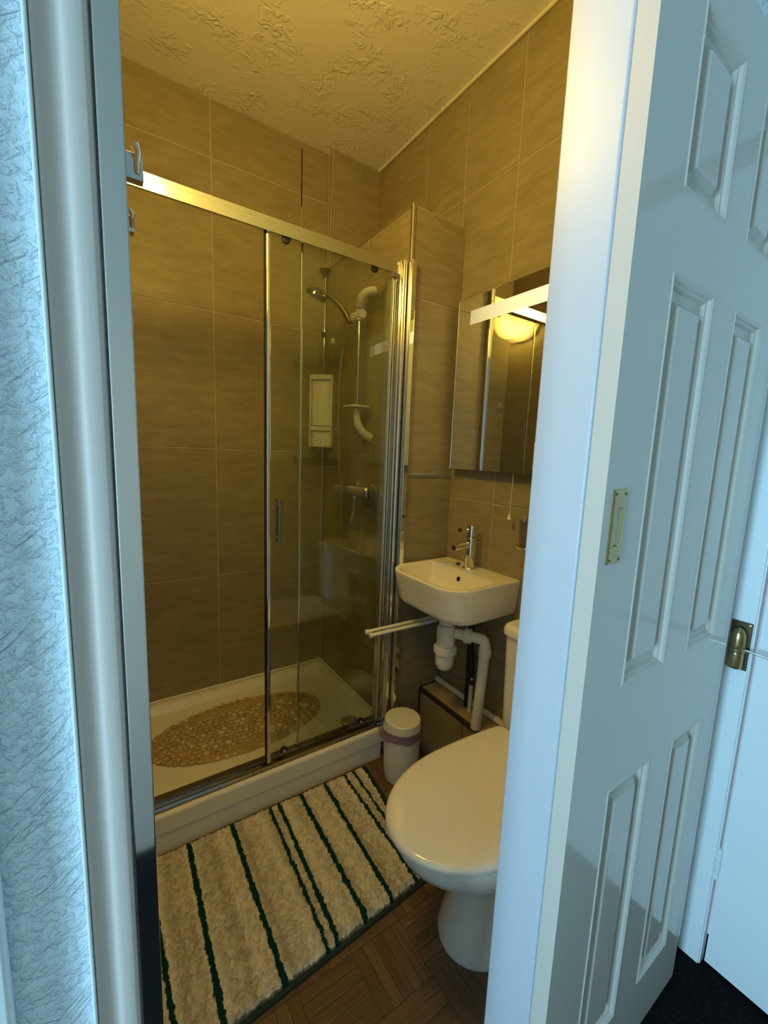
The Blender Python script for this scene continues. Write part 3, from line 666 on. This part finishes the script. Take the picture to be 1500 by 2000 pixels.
# ------------------------------------------------------------------ bin, rug
def build_bin():
    c = (.958, 1.216, 0)
    b = thing('waste_bin', c, 'small round white bin with purple liner between shower and basin', 'bin')
    latheo('body', [(.060, 0), (.064, .004), (.070, .05), (.074, .215), (.0755, .225)], c, 'white_plastic', b, n=40)
    latheo('lid', [(.0735, .2255), (.0740, .230), (.0725, .250), (.0710, .2555), (.0685, .2575), (.03, .2582)], c, 'white_plastic', b, n=40)
    bm = B(); n = 72; rr = random.Random(3); rs = []
    ph = [rr.uniform(0, 6) for _ in range(6)]
    for r, z, amp in ((.0765, .190, .010), (.0775, .200, .009), (.079, .212, .006), (.0800, .222, .004), (.0788, .229, .002), (.0765, .2275, .0)):
        row = []
        for i in range(n):
            a = 2*PI*i/n
            w_ = sum(math.sin(k*a*(1+j)+ph[j])/(1+j*.5) for j, k in enumerate((5, 7, 4, 9)))/3
            bulge = .016*max(0, math.cos(a-2.55))**4*(1 if z < .225 else .3)
            q = r+amp*.6*abs(w_)+bulge; row.append(Vector((c[0]+q*math.cos(a), c[1]+q*math.sin(a), z+amp*w_*.8)))
        rs.append(row)
    rings(bm, rs, False, False); mk('bin_liner', bm, 'purple_film', b, 60, label='purple film liner folded over the rim')

def build_rug():
    tops = [.060, .179, .315, .448, .482, .565, .664, .749, .791]; bots = [.080, .171, .313, .433, .462, .553, .645, .740, .768]
    wid = [.0095, .0105, .0105, .0075, .0095, .0105, .0095, .0085, .0075]
    TL, TR, BL, BR = (.034, 1.331), (.852, 1.322), (.034, .790), (.797, .834)
    r = thing('bath_rug', (.45, 1.06, 0), 'beige bath rug with dark teal stripes beside the shower', 'rug')
    nu, nv = 460, 290
    rnd = random.Random(11)
    import numpy as np
    U, V = np.meshgrid(np.linspace(0, 1, nu), np.linspace(0, 1, nv))
    X = (TL[0]*(1-U)+TR[0]*U)*(1-V)+(BL[0]*(1-U)+BR[0]*U)*V
    Y = (TL[1]*(1-U)+TR[1]*U)*(1-V)+(BL[1]*(1-U)+BR[1]*U)*V
    g = np.random.default_rng(5)
    def smooth(a, k):
        for _ in range(k): a = (a+np.roll(a, 1, 0)+np.roll(a, -1, 0)+np.roll(a, 1, 1)+np.roll(a, -1, 1))/5
        return a
    n1 = g.random((nv, nu)); n2 = smooth(g.random((nv, nu)), 3); n2 = (n2-n2.mean())/n2.std(); n3 = smooth(g.random((nv, nu)), 40); n3 = (n3-n3.mean())/n3.std()
    n4 = smooth(g.random((nv, nu)), 10); n4 = (n4-n4.mean())/n4.std()
    ex = np.minimum(U, 1-U)*.8; ey = np.minimum(V, 1-V)*.5
    edge = np.clip(np.minimum(ex, ey)/.012, 0, 1)**.5
    Z = .003+edge*(.0170+.0030*n1+.0022*n2+.0008*n3)
    Xj = X+.0014*n2+.0012*(g.random((nv, nu))-.5); Yj = Y+.0014*np.roll(n2, 37, 1)+.0012*(g.random((nv, nu))-.5)
    Xj = Xj+(1-edge)*.002*np.roll(n4, 11, 0); Yj = Yj+(1-edge)*.0025*n4
    wob = .0011*n4+.0012*n2
    base = np.zeros((nv, nu, 3)); ph = np.sin(X*135+n3*.4)*.4+np.sin(X*58+.6)*.6
    c0, c1 = np.array([1.0, .93, .77]), np.array([.58, .52, .39])
    f = np.clip(.42+.46*ph+.14*n4+.14*n2, 0, 1)[..., None]; base = c0*(1-f)+c1*f
    mask = np.zeros((nv, nu))
    for a, b_, w_ in zip(tops, bots, wid):
        cx = a*(1-V)+b_*V; mask = np.maximum(mask, (np.abs(X-cx+wob) < w_*.5*1.5).astype(float))
    mask = np.maximum(mask, (U > .978+.002*n4).astype(float)); mask = np.maximum(mask, ((V > .991)).astype(float)*.7)
    teal = np.array([.006, .058, .056]); colr = base*(1-mask[..., None])+teal*mask[..., None]
    Z = Z+mask*.0012*edge
    verts = np.stack([Xj, Yj, Z], -1).reshape(-1, 3)
    idx = np.arange(nu*nv).reshape(nv, nu)
    faces = np.stack([idx[:-1, :-1], idx[1:, :-1], idx[1:, 1:], idx[:-1, 1:]], -1).reshape(-1, 4)
    me = bpy.data.meshes.new('pile'); me.from_pydata(verts.tolist(), [], faces.tolist())
    ca = me.color_attributes.new('weave', 'FLOAT_COLOR', 'POINT')
    ca.data.foreach_set('color', np.concatenate([colr, np.ones((nv, nu, 1))], -1).astype('f').ravel())
    me.materials.append(MAT['rug_pile']); me.polygons.foreach_set('use_smooth', [True]*len(me.polygons))
    link('pile', me, r)
    bm = B(); tube(bm, [(BL[0], BL[1]-.004, .006), ((BL[0]+BR[0])/2, (BL[1]+BR[1])/2-.005, .006), (BR[0]+.004, BR[1]-.004, .006)], .0055, 8); mk('hem', bm, 'rug_hem', r)
    bm = B(); tube(bm, [(BR[0]+.004, BR[1]-.004, .006), (TR[0]+.004, TR[1], .006)], .0055, 8); mk('hem', bm, 'rug_hem', r)

# ------------------------------------------------------------------ mirror, lamp, small wall things
def build_mirror():
    m = thing('wall_mirror', (XR, 1.03, 1.25), 'rectangular wall mirror with a lit frosted band near its top', 'mirror')
    y0, y1, z0, z1, xf = .78, 1.279, 1.2515, 1.8965, 1.190
    boxo('housing', xf+.006, XR-.0005, y0+.03, y1-.02, z0+.02, z1-.03, 'dark_trim', m, .002)
    boxo('mirror_glass', xf, xf+.005, y0, y1, z0, z1, 'mirror_glass', m)
    boxo('edge_strip', xf-.0009, xf+.004, y1, y1+.0022, z0, z1+.002, 'satin_chrome', m); boxo('edge_strip', xf-.0009, xf+.004, y0, y1, z1, z1+.0022, 'satin_chrome', m)
    boxo('light_band', xf-.0008, xf+.0002, .845, 1.2145, 1.7975, 1.8470, 'strip_glow', m, label='glowing frosted light band')
    s = boxo('sticker', xf-.0006, xf, .842, .8815, 1.264, 1.357, 'white_plastic', m, label='blue sticker with white border and faint lettering')
    boxo('sticker_face', xf-.0010, xf-.0005, .847, .8790, 1.270, 1.353, 'sticker_blue', s)
    for k, (zz, hh) in enumerate(((1.346, .0035), (1.337, .003), (1.330, .003), (1.323, .003), (1.316, .003), (1.309, .0035), (1.300, .002), (1.282, .005))):
        boxo('letter_mark', xf-.0013, xf-.0009, .8595, .8735-.001*(k % 3), zz-hh/2, zz+hh/2, 'sticker_mark', s)
    # ceiling-side wall lamp
    c = (XL, .84, 2.185)
    l = thing('wall_lamp', c, 'round domed wall lamp high on the left bathroom wall', 'lamp')
    latheo('base', [(.122, .001), (.124, .006), (.124, .016), (.118, .020)], c, 'white_plastic', l, (1, 0, 0), 40)
    latheo('glass_dome', [(.075, .0205), (.095, .040), (.106, .065), (.110, .090), (.106, .118), (.095, .142), (.075, .163), (.045, .178), (.015, .183)], c, 'lamp_glass', l, (1, 0, 0), 40)
    # robe hooks on the left wall
    for k, (y, z, xe, lab) in enumerate(((.70, 1.660, .066, 'upper chrome robe hook just inside the doorway'), (.70, 1.590, .0525, 'lower chrome robe hook just inside the doorway'))):
        h = thing('robe_hook', (XL, y, z), lab, 'hook', 'robe hooks inside the doorway')
        sc = 1 if k == 0 else .62
        boxo('arm', XL, xe, y-.004, y+.012, z-.010*sc, z+.022*sc, 'chrome', h, .0015)
        xp = xe-.007 if k == 0 else xe-.003
        tubeo('peg', [(xp, y-.002, z-.001*sc), (xp, y-.010, z+.010*sc), (xp+.001, y-.013, z+.018*sc), (xp-.002, y-.012, z+.027*sc)], [.0042*sc, .0042*sc, .0045*sc, .0058*sc], 'chrome', h, 14)
    # pull cord with bell
    p = thing('pull_cord', (1.20, .968, 1.09), 'white bell-shaped pull on a cord hanging below the mirror', 'pull cord')
    cylo('cord', (1.200, .968, 1.104), (1.202, .966, 1.262), .0009, 'white_plastic', p, n=8)
    latheo('bell', [(.0076, 0), (.0078, .002), (.0060, .006), (.0035, .013), (.0022, .0195)], (1.200, .968, 1.086), 'white_plastic', p, n=20)
    # tumbler holder with toothbrush
    h = thing('tumbler_holder', (XR, .86, 1.0), 'chrome wire tumbler holder on the wall right of the tap', 'tumbler holder')
    cx, cy = 1.178, .866
    bm = B(); tube(bm, [(cx+.038*math.cos(a*2*PI/28), cy+.038*math.sin(a*2*PI/28), 1.008) for a in range(29)], .0035, 8, False); mk('ring', bm, 'chrome', h)
    latheo('foot_plate', [(.034, 0), (.036, .002), (.036, .004)], (cx, cy, 1.000), 'chrome', h)
    tubeo('wall_arm', [(cx+.034, cy, 1.004), (XR, cy, 1.004)], .005, 'chrome', h)
    g = thing('glass_tumbler', (cx, cy, 1.0045), 'clear glass tumbler standing in the chrome holder', 'tumbler')
    bm = B(); rings(bm, [circ((cx, cy, z), Vector((1, 0, 0)), Vector((0, 1, 0)), r, 28) for r, z in ((.028, 1.0045), (.033, 1.10), (.0315, 1.10), (.0265, 1.008))], True, True); mk('body', bm, 'tumbler_glass', g)
    tb = thing('toothbrush', (cx, cy, 1.009), 'purple toothbrush standing in the tumbler', 'toothbrush')
    tubeo('handle', [(cx+.005, cy+.012, 1.012), (cx-.010, cy+.004, 1.07), (cx-.016, cy, 1.11)], .004, 'purple_brush', tb)
    boxo('bristles', cx-.026, cx-.0185, cy-.004, cy+.004, 1.095, 1.113, 'purple_brush', tb)

for fn in (build_shell, build_bath_floor, build_hall, build_doors, build_tray, build_enclosure, build_basin, build_toilet, build_rug, build_bin, build_bath_mat, build_shower_fittings, build_mirror):
    fn()
